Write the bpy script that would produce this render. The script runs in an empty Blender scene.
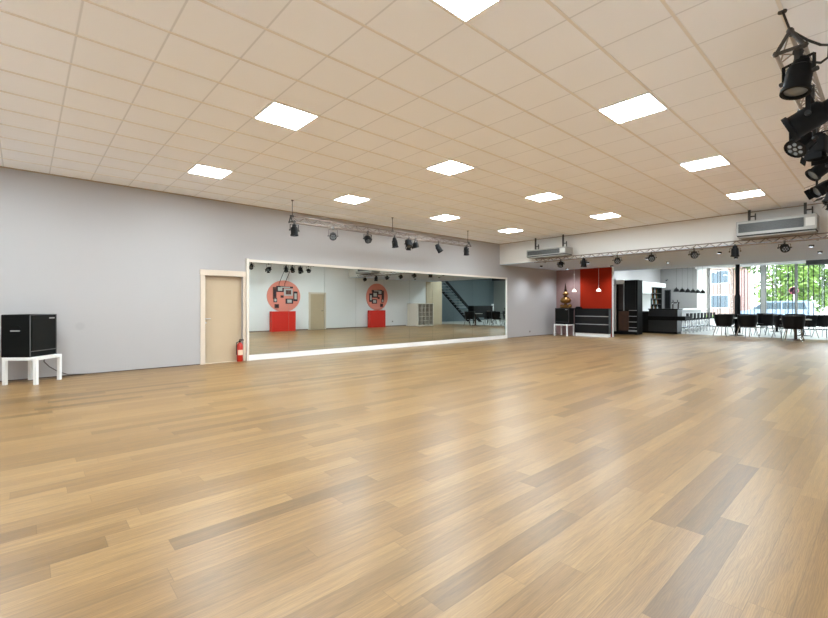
import bpy, bmesh, math, random
from math import sin, cos, pi, radians
from mathutils import Vector, Matrix
random.seed(7)
S = bpy.context.scene
C = S.collection

# ------------------------------------------------------------ camera, world, exposure
F_PX, YAW, V0, EYE = 431.66, 0.836, 305.16, 1.305
cam = bpy.data.cameras.new('camera')
cam.sensor_fit = 'HORIZONTAL'
cam.sensor_width = 36
cam.lens = F_PX / 828 * 36
cam.shift_y = (V0 - 309) / 828
cam.clip_start = 0.05
cam.clip_end = 400
cam_ob = bpy.data.objects.new('camera', cam)
C.objects.link(cam_ob)
cam_ob.location = (0, 0, EYE)
cam_ob.rotation_euler = (pi / 2, 0, YAW - pi / 2)
S.camera = cam_ob

SKY = 4.9
PANEL = 56.0
LOWSPOT = 70.0
w = bpy.data.worlds.new('sky')
S.world = w
w.use_nodes = True
bg = w.node_tree.nodes['Background']
bg.inputs[0].default_value = (0.86, 0.94, 1.0, 1)
bg.inputs[1].default_value = SKY
S.view_settings.view_transform = 'Standard'
S.view_settings.look = 'None'
S.view_settings.exposure = 0.78
S.view_settings.gamma = 1
S.view_settings.use_curve_mapping = False
cy = S.cycles
cy.max_bounces = 10
cy.diffuse_bounces = 6
cy.glossy_bounces = 5
cy.transparent_max_bounces = 16
cy.sample_clamp_indirect = 8
cy.use_denoising = True

# ------------------------------------------------------------ helpers
def lin(c):
    return tuple(((x / 255) / 12.92 if x / 255 <= 0.04045 else ((x / 255 + 0.055) / 1.055) ** 2.4) for x in c)

MATS = {}
def mat(name, rgb, rough=0.6, metal=0.0, emit=0.0, var=0.0, scale=8.0, bump=0.0, spec=0.5):
    """procedural principled material with a little tonal noise"""
    if name in MATS:
        return MATS[name]
    m = bpy.data.materials.new(name)
    m.use_nodes = True
    nt = m.node_tree
    b = nt.nodes['Principled BSDF']
    col = lin(rgb)
    b.inputs['Base Color'].default_value = (*col, 1)
    b.inputs['Roughness'].default_value = rough
    b.inputs['Metallic'].default_value = metal
    b.inputs['Specular IOR Level'].default_value = spec
    if emit:
        b.inputs['Emission Color'].default_value = (*col, 1)
        b.inputs['Emission Strength'].default_value = emit
    if var or bump:
        tc = nt.nodes.new('ShaderNodeTexCoord')
        n = nt.nodes.new('ShaderNodeTexNoise')
        n.inputs['Scale'].default_value = scale
        n.inputs['Detail'].default_value = 4
        nt.links.new(tc.outputs['Object'], n.inputs['Vector'])
        if var:
            r = nt.nodes.new('ShaderNodeValToRGB')
            r.color_ramp.elements[0].position = 0.3
            r.color_ramp.elements[1].position = 0.7
            r.color_ramp.elements[0].color = (*[max(0, x * (1 - var)) for x in col], 1)
            r.color_ramp.elements[1].color = (*[min(1, x * (1 + var)) for x in col], 1)
            nt.links.new(n.outputs['Fac'], r.inputs['Fac'])
            nt.links.new(r.outputs['Color'], b.inputs['Base Color'])
        if bump:
            bp = nt.nodes.new('ShaderNodeBump')
            bp.inputs['Strength'].default_value = bump
            bp.inputs['Distance'].default_value = 0.01
            nt.links.new(n.outputs['Fac'], bp.inputs['Height'])
            nt.links.new(bp.outputs['Normal'], b.inputs['Normal'])
    MATS[name] = m
    return m

class MB:
    """collects shapes; build() links them as one mesh object"""
    def __init__(s):
        s.bm = bmesh.new()
    def box(s, lo, hi, bevel=0.0, M=None):
        lo, hi = Vector(lo), Vector(hi)
        g = bmesh.ops.create_cube(s.bm, size=1)
        c, d = (lo + hi) / 2, hi - lo
        for v in g['verts']:
            v.co = Vector((v.co.x * d.x + c.x, v.co.y * d.y + c.y, v.co.z * d.z + c.z))
        vs = g['verts']
        if bevel:
            es = list({e for v in vs for e in v.link_edges})
            r = bmesh.ops.bevel(s.bm, geom=es, offset=bevel, segments=2, affect='EDGES', profile=0.5)
            vs = list({v for f in r['faces'] for v in f.verts} | {v for v in vs if v.is_valid})
        if M is not None:
            for v in vs:
                v.co = M @ v.co
        return s
    def tube(s, a, b, r, r2=None, n=10):
        a, b = Vector(a), Vector(b)
        r2 = r if r2 is None else r2
        d = b - a
        q = d.to_track_quat('Z', 'Y').to_matrix().to_4x4()
        g = bmesh.ops.create_cone(s.bm, cap_ends=True, segments=n, radius1=r, radius2=r2, depth=d.length)
        M = Matrix.Translation((a + b) / 2) @ q
        for v in g['verts']:
            v.co = M @ v.co
        return s
    def path(s, pts, r, n=8):
        for i in range(len(pts) - 1):
            s.tube(pts[i], pts[i + 1], r, n=n)
        for p in pts[1:-1]:
            s.ball(p, r, 6)
        return s
    def ball(s, c, r, n=12, sc=(1, 1, 1)):
        g = bmesh.ops.create_uvsphere(s.bm, u_segments=n, v_segments=max(4, n // 2), radius=r)
        for v in g['verts']:
            v.co = Vector((v.co.x * sc[0], v.co.y * sc[1], v.co.z * sc[2])) + Vector(c)
        return s
    def lathe(s, prof, c=(0, 0, 0), n=24, a0=0.0, a1=2 * pi, M=None):
        """prof: (radius, z) pairs"""
        full = abs(a1 - a0 - 2 * pi) < 1e-6
        rings = []
        cnt = n if full else n + 1
        for (r, z) in prof:
            ring = []
            for i in range(cnt):
                a = a0 + (a1 - a0) * i / n
                p = Vector((c[0] + r * cos(a), c[1] + r * sin(a), c[2] + z))
                if M is not None:
                    p = M @ p
                ring.append(s.bm.verts.new(p))
            rings.append(ring)
        for k in range(len(rings) - 1):
            for i in range(n):
                j = (i + 1) % cnt
                s.bm.faces.new((rings[k][i], rings[k][j], rings[k + 1][j], rings[k + 1][i]))
        if full:
            for ring in (rings[0], rings[-1]):
                try:
                    s.bm.faces.new(ring)
                except ValueError:
                    pass
        return s
    def prism(s, poly, axis, lo, hi):
        """extrude a 2D polygon; axis 'x': poly in (y,z); 'y': (x,z); 'z': (x,y)"""
        def P(a, b, t):
            return {'x': (t, a, b), 'y': (a, t, b), 'z': (a, b, t)}[axis]
        A = [s.bm.verts.new(P(a, b, lo)) for a, b in poly]
        B = [s.bm.verts.new(P(a, b, hi)) for a, b in poly]
        s.bm.faces.new(A)
        s.bm.faces.new(B)
        n = len(poly)
        for i in range(n):
            s.bm.faces.new((A[i], A[(i + 1) % n], B[(i + 1) % n], B[i]))
        return s
    def build(s, name, m, parent=None, smooth=False, loc=None):
        bmesh.ops.recalc_face_normals(s.bm, faces=s.bm.faces)
        me = bpy.data.meshes.new(name)
        s.bm.to_mesh(me)
        s.bm.free()
        me.materials.append(m)
        if smooth:
            for p in me.polygons:
                p.use_smooth = True
            try:
                me.set_sharp_from_angle(angle=radians(35))
            except Exception:
                pass
        o = bpy.data.objects.new(name, me)
        C.objects.link(o)
        if parent is not None:
            o.parent = parent
        if loc is not None:
            o.location = loc
        return o

def tag(o, label=None, cat=None, group=None, kind=None):
    if label: o['label'] = label
    if cat: o['category'] = cat
    if group: o['group'] = group
    if kind: o['kind'] = kind
    return o

def thing(name, label, cat, loc=(0, 0, 0), rz=0.0, group=None):
    o = bpy.data.objects.new(name, None)
    o.empty_display_size = 0.1
    C.objects.link(o)
    o.location = loc
    o.rotation_euler = (0, 0, rz)
    return tag(o, label, cat, group)

def struct(name, mb, m, label=None):
    o = mb.build(name, m)
    o['kind'] = 'structure'
    if label:
        o['label'] = label
    return o

def dup(root, label, loc, rz=0.0, group=None):
    r = root.copy()
    C.objects.link(r)
    r.location = loc
    r.rotation_euler = (0, 0, rz)
    r['label'] = label
    if group:
        r['group'] = group
    for ch in list(root.children):
        c = ch.copy()
        C.objects.link(c)
        c.parent = r
        for g in list(ch.children):
            d = g.copy()
            C.objects.link(d)
            d.parent = c
    return r

# ------------------------------------------------------------ node materials
def N(nt, t, **kw):
    n = nt.nodes.new(t)
    for k, v in kw.items():
        setattr(n, k, v)
    return n

def math_node(nt, op, a, b=None, c=None):
    n = nt.nodes.new('ShaderNodeMath')
    n.operation = op
    for i, v in enumerate((a, b, c)):
        if v is None:
            continue
        if isinstance(v, (int, float)):
            n.inputs[i].default_value = v
        else:
            nt.links.new(v, n.inputs[i])
    return n.outputs[0]

def floor_material():
    m = bpy.data.materials.new('oak_planks')
    m.use_nodes = True
    nt = m.node_tree
    L = nt.links.new
    b = nt.nodes['Principled BSDF']
    geo = N(nt, 'ShaderNodeNewGeometry')
    sep = N(nt, 'ShaderNodeSeparateXYZ')
    L(geo.outputs['Position'], sep.inputs[0])
    x, y = sep.outputs[0], sep.outputs[1]
    M = lambda *a: math_node(nt, *a)
    W = 0.142
    yr = M('DIVIDE', y, W)
    row = M('FLOOR', yr)
    wn = N(nt, 'ShaderNodeTexWhiteNoise', noise_dimensions='1D')
    L(row, wn.inputs['W'])
    row2 = M('ADD', row, 131.7)
    wn2 = N(nt, 'ShaderNodeTexWhiteNoise', noise_dimensions='1D')
    L(row2, wn2.inputs['W'])
    ln = M('MULTIPLY_ADD', wn2.outputs['Value'], 0.7, 1.15)
    xs = M('DIVIDE', M('MULTIPLY_ADD', wn.outputs['Value'], 9.0, M('ADD', x, 60.0)), ln)
    idx = M('FLOOR', xs)
    comb = N(nt, 'ShaderNodeCombineXYZ')
    L(row, comb.inputs[0]); L(idx, comb.inputs[1])
    pn = N(nt, 'ShaderNodeTexWhiteNoise', noise_dimensions='2D')
    L(comb.outputs[0], pn.inputs['Vector'])
    ramp = N(nt, 'ShaderNodeValToRGB')
    r = ramp.color_ramp
    cols = [(0.0, (108, 81, 46)), (0.15, (126, 96, 57)), (0.5, (137, 105, 64)), (1.0, (149, 117, 74))]
    r.elements[0].position = 0; r.elements[0].color = (*lin(cols[0][1]), 1)
    r.elements[1].position = 1; r.elements[1].color = (*lin(cols[3][1]), 1)
    for p, c in cols[1:3]:
        e = r.elements.new(p); e.color = (*lin(c), 1)
    L(pn.outputs['Value'], ramp.inputs['Fac'])
    # grain, offset for every plank
    off = M('MULTIPLY', pn.outputs['Value'], 40.0)
    gv = N(nt, 'ShaderNodeCombineXYZ')
    L(M('MULTIPLY_ADD', x, 2.2, off), gv.inputs[0])
    L(M('MULTIPLY', y, 34.0), gv.inputs[1])
    L(off, gv.inputs[2])
    gn = N(nt, 'ShaderNodeTexNoise')
    gn.inputs['Scale'].default_value = 1.0
    gn.inputs['Detail'].default_value = 5
    gn.inputs['Roughness'].default_value = 0.62
    gn.inputs['Distortion'].default_value = 0.6
    L(gv.outputs[0], gn.inputs['Vector'])
    gr = N(nt, 'ShaderNodeMapRange')
    gr.inputs[1].default_value = 0.3; gr.inputs[2].default_value = 0.7
    gr.inputs[3].default_value = 0.78; gr.inputs[4].default_value = 1.17
    L(gn.outputs['Fac'], gr.inputs[0])
    # cathedral figure
    cv = N(nt, 'ShaderNodeCombineXYZ')
    L(M('MULTIPLY_ADD', x, 1.0, off), cv.inputs[0])
    L(M('MULTIPLY', y, 9.0), cv.inputs[1])
    L(off, cv.inputs[2])
    wv = N(nt, 'ShaderNodeTexWave', wave_type='BANDS', bands_direction='Y')
    wv.inputs['Scale'].default_value = 4.0
    wv.inputs['Distortion'].default_value = 11.0
    wv.inputs['Detail'].default_value = 2.5
    wv.inputs['Detail Scale'].default_value = 1.4
    L(cv.outputs[0], wv.inputs['Vector'])
    wr = N(nt, 'ShaderNodeMapRange')
    wr.inputs[3].default_value = 0.86; wr.inputs[4].default_value = 1.06
    L(wv.outputs['Fac'], wr.inputs[0])
    # joints
    fy = M('FRACT', yr)
    ey = M('MINIMUM', fy, M('SUBTRACT', 1.0, fy))
    fx = M('FRACT', xs)
    ex = M('MULTIPLY', M('MINIMUM', fx, M('SUBTRACT', 1.0, fx)), M('DIVIDE', ln, W))
    ed = M('MINIMUM', ey, ex)
    jr = N(nt, 'ShaderNodeMapRange')
    jr.inputs[1].default_value = 0.004; jr.inputs[2].default_value = 0.016
    jr.inputs[3].default_value = 0.72; jr.inputs[4].default_value = 1.0
    L(ed, jr.inputs[0])
    fac = M('MULTIPLY', M('MULTIPLY', gr.outputs[0], wr.outputs[0]), jr.outputs[0])
    sc = N(nt, 'ShaderNodeVectorMath', operation='SCALE')
    L(ramp.outputs['Color'], sc.inputs[0])
    L(fac, sc.inputs['Scale'])
    L(sc.outputs[0], b.inputs['Base Color'])
    rn = N(nt, 'ShaderNodeMapRange')
    rn.inputs[3].default_value = 0.30; rn.inputs[4].default_value = 0.40
    L(gn.outputs['Fac'], rn.inputs[0])
    L(rn.outputs[0], b.inputs['Roughness'])
    b.inputs['Specular IOR Level'].default_value = 0.4
    bp = N(nt, 'ShaderNodeBump')
    bp.inputs['Strength'].default_value = 0.02
    bp.inputs['Distance'].default_value = 0.004
    L(M('MULTIPLY', gn.outputs['Fac'], jr.outputs[0]), bp.inputs['Height'])
    L(bp.outputs['Normal'], b.inputs['Normal'])
    return m

GX0, GY0, TILE = 4.5666 * 0.6, 3.988 * 0.6, 0.6     # ceiling grid origin
def ceiling_material():
    m = bpy.data.materials.new('ceiling_tiles')
    m.use_nodes = True
    nt = m.node_tree
    L = nt.links.new
    b = nt.nodes['Principled BSDF']
    b.inputs['Roughness'].default_value = 0.9
    geo = N(nt, 'ShaderNodeNewGeometry')
    sep = N(nt, 'ShaderNodeSeparateXYZ')
    L(geo.outputs['Position'], sep.inputs[0])
    M = lambda *a: math_node(nt, *a)
    xa = M('DIVIDE', M('SUBTRACT', sep.outputs[0], GX0 - 60), TILE)
    ya = M('DIVIDE', M('SUBTRACT', sep.outputs[1], GY0 - 60), TILE)
    fx = M('FRACT', xa); fy = M('FRACT', ya)
    ex = M('MINIMUM', fx, M('SUBTRACT', 1.0, fx))
    ey = M('MINIMUM', fy, M('SUBTRACT', 1.0, fy))
    comb = N(nt, 'ShaderNodeCombineXYZ')
    L(M('FLOOR', xa), comb.inputs[0]); L(M('FLOOR', ya), comb.inputs[1])
    pn = N(nt, 'ShaderNodeTexWhiteNoise', noise_dimensions='2D')
    L(comb.outputs[0], pn.inputs['Vector'])
    tone = M('MULTIPLY_ADD', pn.outputs['Value'], 0.035, 0.975)
    jx = N(nt, 'ShaderNodeMapRange')
    jx.inputs[1].default_value = 0.008; jx.inputs[2].default_value = 0.02
    jx.inputs[3].default_value = 0.80; jx.inputs[4].default_value = 1.0
    L(ex, jx.inputs[0])
    jy = N(nt, 'ShaderNodeMapRange')
    jy.inputs[1].default_value = 0.022; jy.inputs[2].default_value = 0.034
    jy.inputs[3].default_value = 0.90; jy.inputs[4].default_value = 1.0
    L(ey, jy.inputs[0])
    fac = M('MULTIPLY', tone, M('MULTIPLY', jx.outputs[0], jy.outputs[0]))
    sc = N(nt, 'ShaderNodeVectorMath', operation='SCALE')
    sc.inputs[0].default_value = lin((250, 251, 254))
    L(fac, sc.inputs['Scale'])
    L(sc.outputs[0], b.inputs['Base Color'])
    n = N(nt, 'ShaderNodeTexNoise')
    n.inputs['Scale'].default_value = 90
    L(geo.outputs['Position'], n.inputs['Vector'])
    bp = N(nt, 'ShaderNodeBump')
    bp.inputs['Strength'].default_value = 0.15
    bp.inputs['Distance'].default_value = 0.004
    L(n.outputs['Fac'], bp.inputs['Height'])
    L(bp.outputs['Normal'], b.inputs['Normal'])
    return m

def glass_material():
    m = bpy.data.materials.new('window_glass')
    m.use_nodes = True
    nt = m.node_tree
    nt.nodes.remove(nt.nodes['Principled BSDF'])
    out = nt.nodes['Material Output']
    t = N(nt, 'ShaderNodeBsdfTransparent'); t.inputs[0].default_value = (0.95, 0.97, 0.97, 1)
    g = N(nt, 'ShaderNodeBsdfGlossy'); g.inputs['Roughness'].default_value = 0.01
    fr = N(nt, 'ShaderNodeFresnel'); fr.inputs[0].default_value = 1.45
    mx = N(nt, 'ShaderNodeMixShader')
    nt.links.new(fr.outputs[0], mx.inputs[0])
    nt.links.new(t.outputs[0], mx.inputs[1])
    nt.links.new(g.outputs[0], mx.inputs[2])
    nt.links.new(mx.outputs[0], out.inputs[0])
    return m

def sheer_material(name, rgb, fac):
    m = bpy.data.materials.new(name)
    m.use_nodes = True
    nt = m.node_tree
    b = nt.nodes['Principled BSDF']
    b.inputs['Base Color'].default_value = (*lin(rgb), 1)
    b.inputs['Roughness'].default_value = 0.8
    out = nt.nodes['Material Output']
    t = N(nt, 'ShaderNodeBsdfTransparent')
    tl = N(nt, 'ShaderNodeBsdfTranslucent'); tl.inputs[0].default_value = (*lin(rgb), 1)
    m1 = N(nt, 'ShaderNodeMixShader'); m1.inputs[0].default_value = 0.6
    nt.links.new(b.outputs[0], m1.inputs[1]); nt.links.new(tl.outputs[0], m1.inputs[2])
    mx = N(nt, 'ShaderNodeMixShader'); mx.inputs[0].default_value = fac
    nt.links.new(t.outputs[0], mx.inputs[1]); nt.links.new(m1.outputs[0], mx.inputs[2])
    nt.links.new(mx.outputs[0], out.inputs[0])
    return m

def brick_material(name, c1, c2, mortar, scale):
    m = bpy.data.materials.new(name)
    m.use_nodes = True
    nt = m.node_tree
    b = nt.nodes['Principled BSDF']
    b.inputs['Roughness'].default_value = 0.9
    tc = N(nt, 'ShaderNodeTexCoord')
    mp = N(nt, 'ShaderNodeMapping')
    mp.inputs['Rotation'].default_value = (pi / 2, 0, pi / 2)
    br = N(nt, 'ShaderNodeTexBrick')
    br.inputs['Color1'].default_value = (*lin(c1), 1)
    br.inputs['Color2'].default_value = (*lin(c2), 1)
    br.inputs['Mortar'].default_value = (*lin(mortar), 1)
    br.inputs['Scale'].default_value = scale
    nt.links.new(tc.outputs['Object'], mp.inputs[0])
    nt.links.new(mp.outputs[0], br.inputs['Vector'])
    nt.links.new(br.outputs['Color'], b.inputs['Base Color'])
    return m

OAK = floor_material()
CEIL = ceiling_material()
GLASS = glass_material()
WALL = mat('painted_wall', (226, 224, 223), 0.75, var=0.015, scale=0.8, bump=0.02)
BEAMW = mat('beam_paint', (220, 217, 212), 0.7, var=0.01, scale=1.0)
WHITE = mat('white_paint', (236, 234, 230), 0.5)
LACK = mat('white_lacquer', (240, 240, 238), 0.35)
CREAM = mat('cream_paint', (208, 192, 174), 0.5)
DOORM = mat('beige_door', (186, 165, 137), 0.45, var=0.02, scale=3)
RED = mat('red_paint', (150, 34, 8), 0.85, var=0.04, scale=1.5, spec=0.15)
PINK = mat('mauve_paint', (146, 116, 112), 0.7, var=0.03)
BOOTHRED = mat('booth_red', (205, 40, 26), 0.5, var=0.03)
SALMON = mat('salmon_paint', (232, 140, 122), 0.6, var=0.04, scale=2)
BLACK = mat('matt_black', (7, 7, 8), 0.65, spec=0.2)
TRUSSD = mat('aged_truss', (120, 106, 96), 0.5, metal=0.4)
CARPET = mat('speaker_black', (10, 11, 10), 0.85, var=0.25, scale=120, bump=0.3, spec=0.2)
GRILLE = mat('grille_black', (15, 16, 13), 0.7, var=0.3, scale=160, bump=0.4, spec=0.2)
BLKGLOSS = mat('black_lacquer', (11, 12, 15), 0.4, spec=0.3)
CHARCOAL = mat('charcoal_laminate', (40, 42, 45), 0.4)
LENS = mat('lamp_lens', (120, 126, 130), 0.12, metal=0.3)
LED = mat('led_dot', (128, 132, 134), 0.2)
CHROME = mat('chrome', (205, 207, 210), 0.18, metal=1.0)
STEEL = mat('brushed_steel', (188, 190, 192), 0.35, metal=0.9)
ALU = mat('truss_aluminium', (164, 154, 142), 0.5, metal=0.35)
DARKSTEEL = mat('dark_steel', (70, 66, 62), 0.5, metal=0.6)
GREYBOX = mat('grey_casing', (158, 155, 148), 0.5)
DGRILLE = mat('dark_grille', (66, 68, 66), 0.5)
BRONZE = mat('aged_bronze', (128, 92, 44), 0.4, metal=0.6, var=0.25, scale=20)
DBRONZE = mat('dark_bronze', (58, 40, 26), 0.45, metal=0.5)
BROWN = mat('brown_wood', (74, 44, 24), 0.45, var=0.2, scale=6)
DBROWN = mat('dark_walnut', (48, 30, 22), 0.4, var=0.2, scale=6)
GREYWALL = mat('grey_cafe_wall', (142, 139, 137), 0.7, var=0.015)
TEAL = mat('stairwell_paint', (112, 124, 128), 0.7, var=0.03)
TILE_G = mat('grey_floor_tiles', (196, 196, 192), 0.3, var=0.03, scale=2)
BROWNT = mat('table_brown', (70, 44, 34), 0.4)
MIRROR = mat('mirror_silver', (214, 222, 218), 0.0, metal=1.0)
EXTRED = mat('extinguisher_red', (186, 40, 22), 0.3)
LABEL = mat('paper_label', (222, 196, 168), 0.6)
RUBBER = mat('black_rubber', (25, 24, 23), 0.6)
CORDM = mat('grey_cord', (92, 84, 76), 0.6)
LAMPWHITE = mat('opal_shade', (248, 240, 228), 0.4, emit=1.2)
DIFF = mat('panel_diffuser', (231, 246, 255), 0.4, emit=PANEL)

# ------------------------------------------------------------ the room
CZ = 3.672          # ceiling height
WY = 10.187         # left wall (with the mirror)
RY = -0.35          # right wall
XB = -2.5           # wall behind the camera
BX = 13.68          # face of the dropped beam
SZ, SX = 2.87, 20.3 # underside and far edge of the low ceiling
FX = 31.0           # window wall
T = 0.15

struct('floor', MB().box((XB, RY - 0.2, -0.12), (22.3, WY, 0)), OAK)
struct('floor.001', MB().box((22.3, -3.4, -0.12), (FX, WY, 0)).box((19.8, -3.4, -0.12), (22.3, RY - 0.2, 0)), TILE_G)
struct('ceiling', MB().box((XB, RY, CZ), (BX, WY, CZ + 0.12)), CEIL)
struct('ceiling.001', MB().box((BX, RY, SZ + 0.01), (SX, WY, CZ + 0.12)), BEAMW)
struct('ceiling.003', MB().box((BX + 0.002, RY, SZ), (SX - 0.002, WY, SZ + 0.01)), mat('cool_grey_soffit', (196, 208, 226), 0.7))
struct('ceiling.002', MB().box((SX, -3.4, CZ), (FX, WY, CZ + 0.12)), WHITE)

# left wall with the door opening
DX0, DX1, DZ = 2.972, 3.807, 1.965
lw = MB()
lw.box((XB, WY, -0.12), (DX0, WY + 0.2, CZ + 0.12))
lw.box((DX1, WY, -0.12), (FX, WY + 0.2, CZ + 0.12))
lw.box((DX0, WY, DZ), (DX1, WY + 0.2, CZ + 0.12))
def left_wall_material():
    m = bpy.data.materials.new('left_wall_paint')
    m.use_nodes = True
    nt = m.node_tree
    b = nt.nodes['Principled BSDF']
    b.inputs['Roughness'].default_value = 0.7
    geo = N(nt, 'ShaderNodeNewGeometry')
    n = N(nt, 'ShaderNodeTexNoise')
    n.inputs['Scale'].default_value = 0.9
    nt.links.new(geo.outputs['Position'], n.inputs['Vector'])
    a = math_node(nt, 'MULTIPLY_ADD', n.outputs['Fac'], 0.03, 0.985)
    d = N(nt, 'ShaderNodeVectorMath', operation='DISTANCE')
    d.inputs[1].default_value = (0.78, WY, 0.91)      # round smudge where something once hung
    nt.links.new(geo.outputs['Position'], d.inputs[0])
    r = N(nt, 'ShaderNodeMapRange')
    r.inputs[1].default_value = 0.05; r.inputs[2].default_value = 0.09
    r.inputs[3].default_value = 0.92; r.inputs[4].default_value = 1.0
    nt.links.new(d.outputs['Value'], r.inputs[0])
    f = math_node(nt, 'MULTIPLY', a, r.outputs[0])
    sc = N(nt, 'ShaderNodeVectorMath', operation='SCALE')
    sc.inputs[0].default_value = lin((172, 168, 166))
    nt.links.new(f, sc.inputs['Scale'])
    nt.links.new(sc.outputs[0], b.inputs['Base Color'])
    return m
struct('wall_left', lw, left_wall_material())
struct('wall_foot_shadow_left', MB().box((XB, WY - 0.006, 0), (2.87, WY, 0.014)).box((14.06, WY - 0.006, 0), (17.9, WY, 0.014)), DBROWN)  # thin dark strip standing in for the shadow line at the wall foot
struct('wall_right', MB().box((XB, RY - T, -0.12), (21.2, RY, CZ + 0.12)), WALL)
struct('baseboard_right', MB().box((XB, RY, 0), (11.15, RY + 0.012, 0.05)).box((12.21, RY, 0), (18.0, RY + 0.012, 0.05)), mat('taupe_baseboard', (120, 104, 88), 0.5))
struct('wall_rear', MB().box((XB - T, RY - T, -0.12), (XB, WY + 0.2, CZ + 0.12)), WALL)
struct('trim_1', MB().box((19.75, RY, 0), (SX, RY + 0.03, SZ)).box((SX, RY, 0), (21.2, RY + 0.03, CZ)).box((21.2, RY - T, 0), (21.23, RY + 0.03, CZ)), mat('beige_panel', (196, 178, 150), 0.6))
struct('wall_stairwell', MB().box((19.7, -3.5, -0.12), (FX, -3.4, CZ + 0.12)).box((19.7, -3.4, -0.12), (19.8, RY - T, CZ + 0.12)), TEAL)

# partition behind the reception desk: mauve left part, red right part, white end
struct('wall_partition', MB().box((17.91, 7.69, 0), (18.06, WY, CZ)), WHITE)
struct('wall_mauve', MB().box((17.9, 9.06, 0), (17.91, WY, SZ)), PINK)
struct('wall_red', MB().box((17.9, 7.70, 0), (17.91, 9.06, SZ)), RED)
struct('wall_cafe', MB().box((FX, 8.12, -0.12), (FX + 0.2, WY + 0.2, CZ + 0.12)), GREYWALL)

# ceiling grid: slim raised bars along the room
gb = MB()
k = -6
while GY0 + k * TILE < WY - 0.02:
    y = GY0 + k * TILE
    if y > RY + 0.05:
        gb.box((XB, y - 0.012, CZ - 0.006), (BX, y + 0.012, CZ))
    k += 1
struct('trim_2', gb, mat('ceiling_bars', (232, 226, 218), 0.55))
struct('trim_3', MB().box((XB, WY - 0.02, CZ - 0.02), (BX, WY, CZ)).box((BX - 0.02, RY, CZ - 0.02), (BX, WY - 0.02, CZ)), mat('ceiling_edge', (168, 150, 128), 0.6))

# door in the left wall
d1 = struct('door_1', MB().box((DX0, WY + 0.10, 0.004), (DX1, WY + 0.14, DZ), 0.003), DOORM, 'flush beige door beside the mirror')
MB().tube((3.015, WY + 0.10, 1.0), (3.015, WY + 0.055, 1.0), 0.012).tube((3.015, WY + 0.06, 1.0), (3.11, WY + 0.06, 1.0), 0.009).tube((3.015, WY + 0.10, 0.91), (3.015, WY + 0.094, 0.91), 0.02).build('door_handle', STEEL, d1, True)
struct('trim_4', MB().box((2.875, WY - 0.02, 0), (DX0, WY + 0.1, 2.09)).box((DX1, WY - 0.02, 0), (3.865, WY + 0.1, 2.09)).box((2.865, WY - 0.025, DZ), (3.872, WY + 0.1, 2.092), 0.004).box((DX0, WY + 0.14, -0.1), (DX1, WY + 0.2, DZ)).box((DX0, WY, -0.1), (DX1, WY + 0.14, 0.003)), CREAM, 'cream door frame')  # also holds unseen backing and sill added to stop light under the door

# mirror surround
MX0, MX1, MZ0, MZ1 = 3.93, 14.056, 0.13, 2.325
struct('trim_5', MB().box((3.873, WY - 0.06, 0), (MX0, WY, 2.40)).box((MX0, WY - 0.05, MZ1), (MX1, WY, 2.385)), mat('mirror_frame_cream', (216, 207, 194), 0.5), 'cream surround of the mirror wall')
struct('trim_6', MB().box((MX0, WY - 0.055, 0), (MX1 + 0.05, WY, MZ0 - 0.005)).box((MX1, WY - 0.05, MZ0 - 0.005), (MX1 + 0.05, WY, 2.385)), WHITE, 'white plinth under the mirrors')
ORD = ['first', 'second', 'third', 'fourth', 'fifth', 'sixth', 'seventh', 'eighth', 'ninth', 'tenth', 'eleventh', 'twelfth']
pw = (MX1 - MX0) / 10
for i in range(10):
    a = MX0 + i * pw
    o = MB().box((a + 0.002, WY - 0.02, MZ0), (a + pw - 0.002, WY - 0.008, MZ1)).build('mirror_panel', MIRROR)
    tag(o, 'tall frameless mirror panel on the left wall, %s from the beige door' % ORD[i], 'mirror', 'mirror panels along the left wall')

# door and frame in the right wall (seen in the mirror)
d2 = struct('door_2', MB().box((11.27, RY, 0.01), (12.10, RY + 0.03, 1.9), 0.004), DOORM, 'beige door in the right wall')
MB().tube((12.0, RY + 0.03, 1.0), (12.0, RY + 0.08, 1.0), 0.012).tube((12.0, RY + 0.075, 1.0), (11.9, RY + 0.075, 1.0), 0.01).build('door_handle', DARKSTEEL, d2, True)
struct('trim_7', MB().box((11.17, RY, 0), (11.265, RY + 0.05, 1.99)).box((12.105, RY, 0), (12.2, RY + 0.05, 1.99)).box((11.265, RY, 1.905), (12.105, RY + 0.05, 1.99)), CREAM, 'cream frame of the right wall door')

# ------------------------------------------------------------ shop window at the far end
FRAME = mat('window_frame_grey', (92, 92, 90), 0.5)
MULL = mat('window_pier_grey', (150, 150, 146), 0.6)
bays = [(4.98, 7.46), (3.50, 4.76), (0.9, 3.44)]
for i, (y0, y1) in enumerate(bays):
    fr = MB()
    fr.box((FX, y0, 0.0), (FX + 0.08, y1, 0.06)).box((FX, y0, CZ - 0.14), (FX + 0.08, y1, CZ))
    fr.box((FX, y0, 0.06), (FX + 0.08, y0 + 0.03, CZ - 0.14)).box((FX, y1 - 0.03, 0.06), (FX + 0.08, y1, CZ - 0.14))
    wf = struct('window_%d' % (i + 1), fr, FRAME, 'floor to ceiling shop window bay')
    MB().box((FX + 0.035, y0 + 0.03, 0.06), (FX + 0.045, y1 - 0.03, CZ - 0.14)).build('pane', GLASS, wf)
struct('wall_front', MB().box((FX, 4.76, 0), (FX + 0.2, 4.98, CZ)).box((FX, 3.44, 0), (FX + 0.1, 3.50, CZ)).box((FX, -3.5, -0.12), (FX + 0.2, 0.9, CZ + 0.12)).box((FX, 7.46, 0), (FX + 0.12, 7.58, CZ)), MULL)
wf = struct('window_5', MB().box((FX, 7.58, 0.0), (FX + 0.08, 8.12, 0.06)).box((FX, 7.58, CZ - 0.08), (FX + 0.08, 8.12, CZ)), WHITE, 'narrow side light of the shop window')
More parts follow.
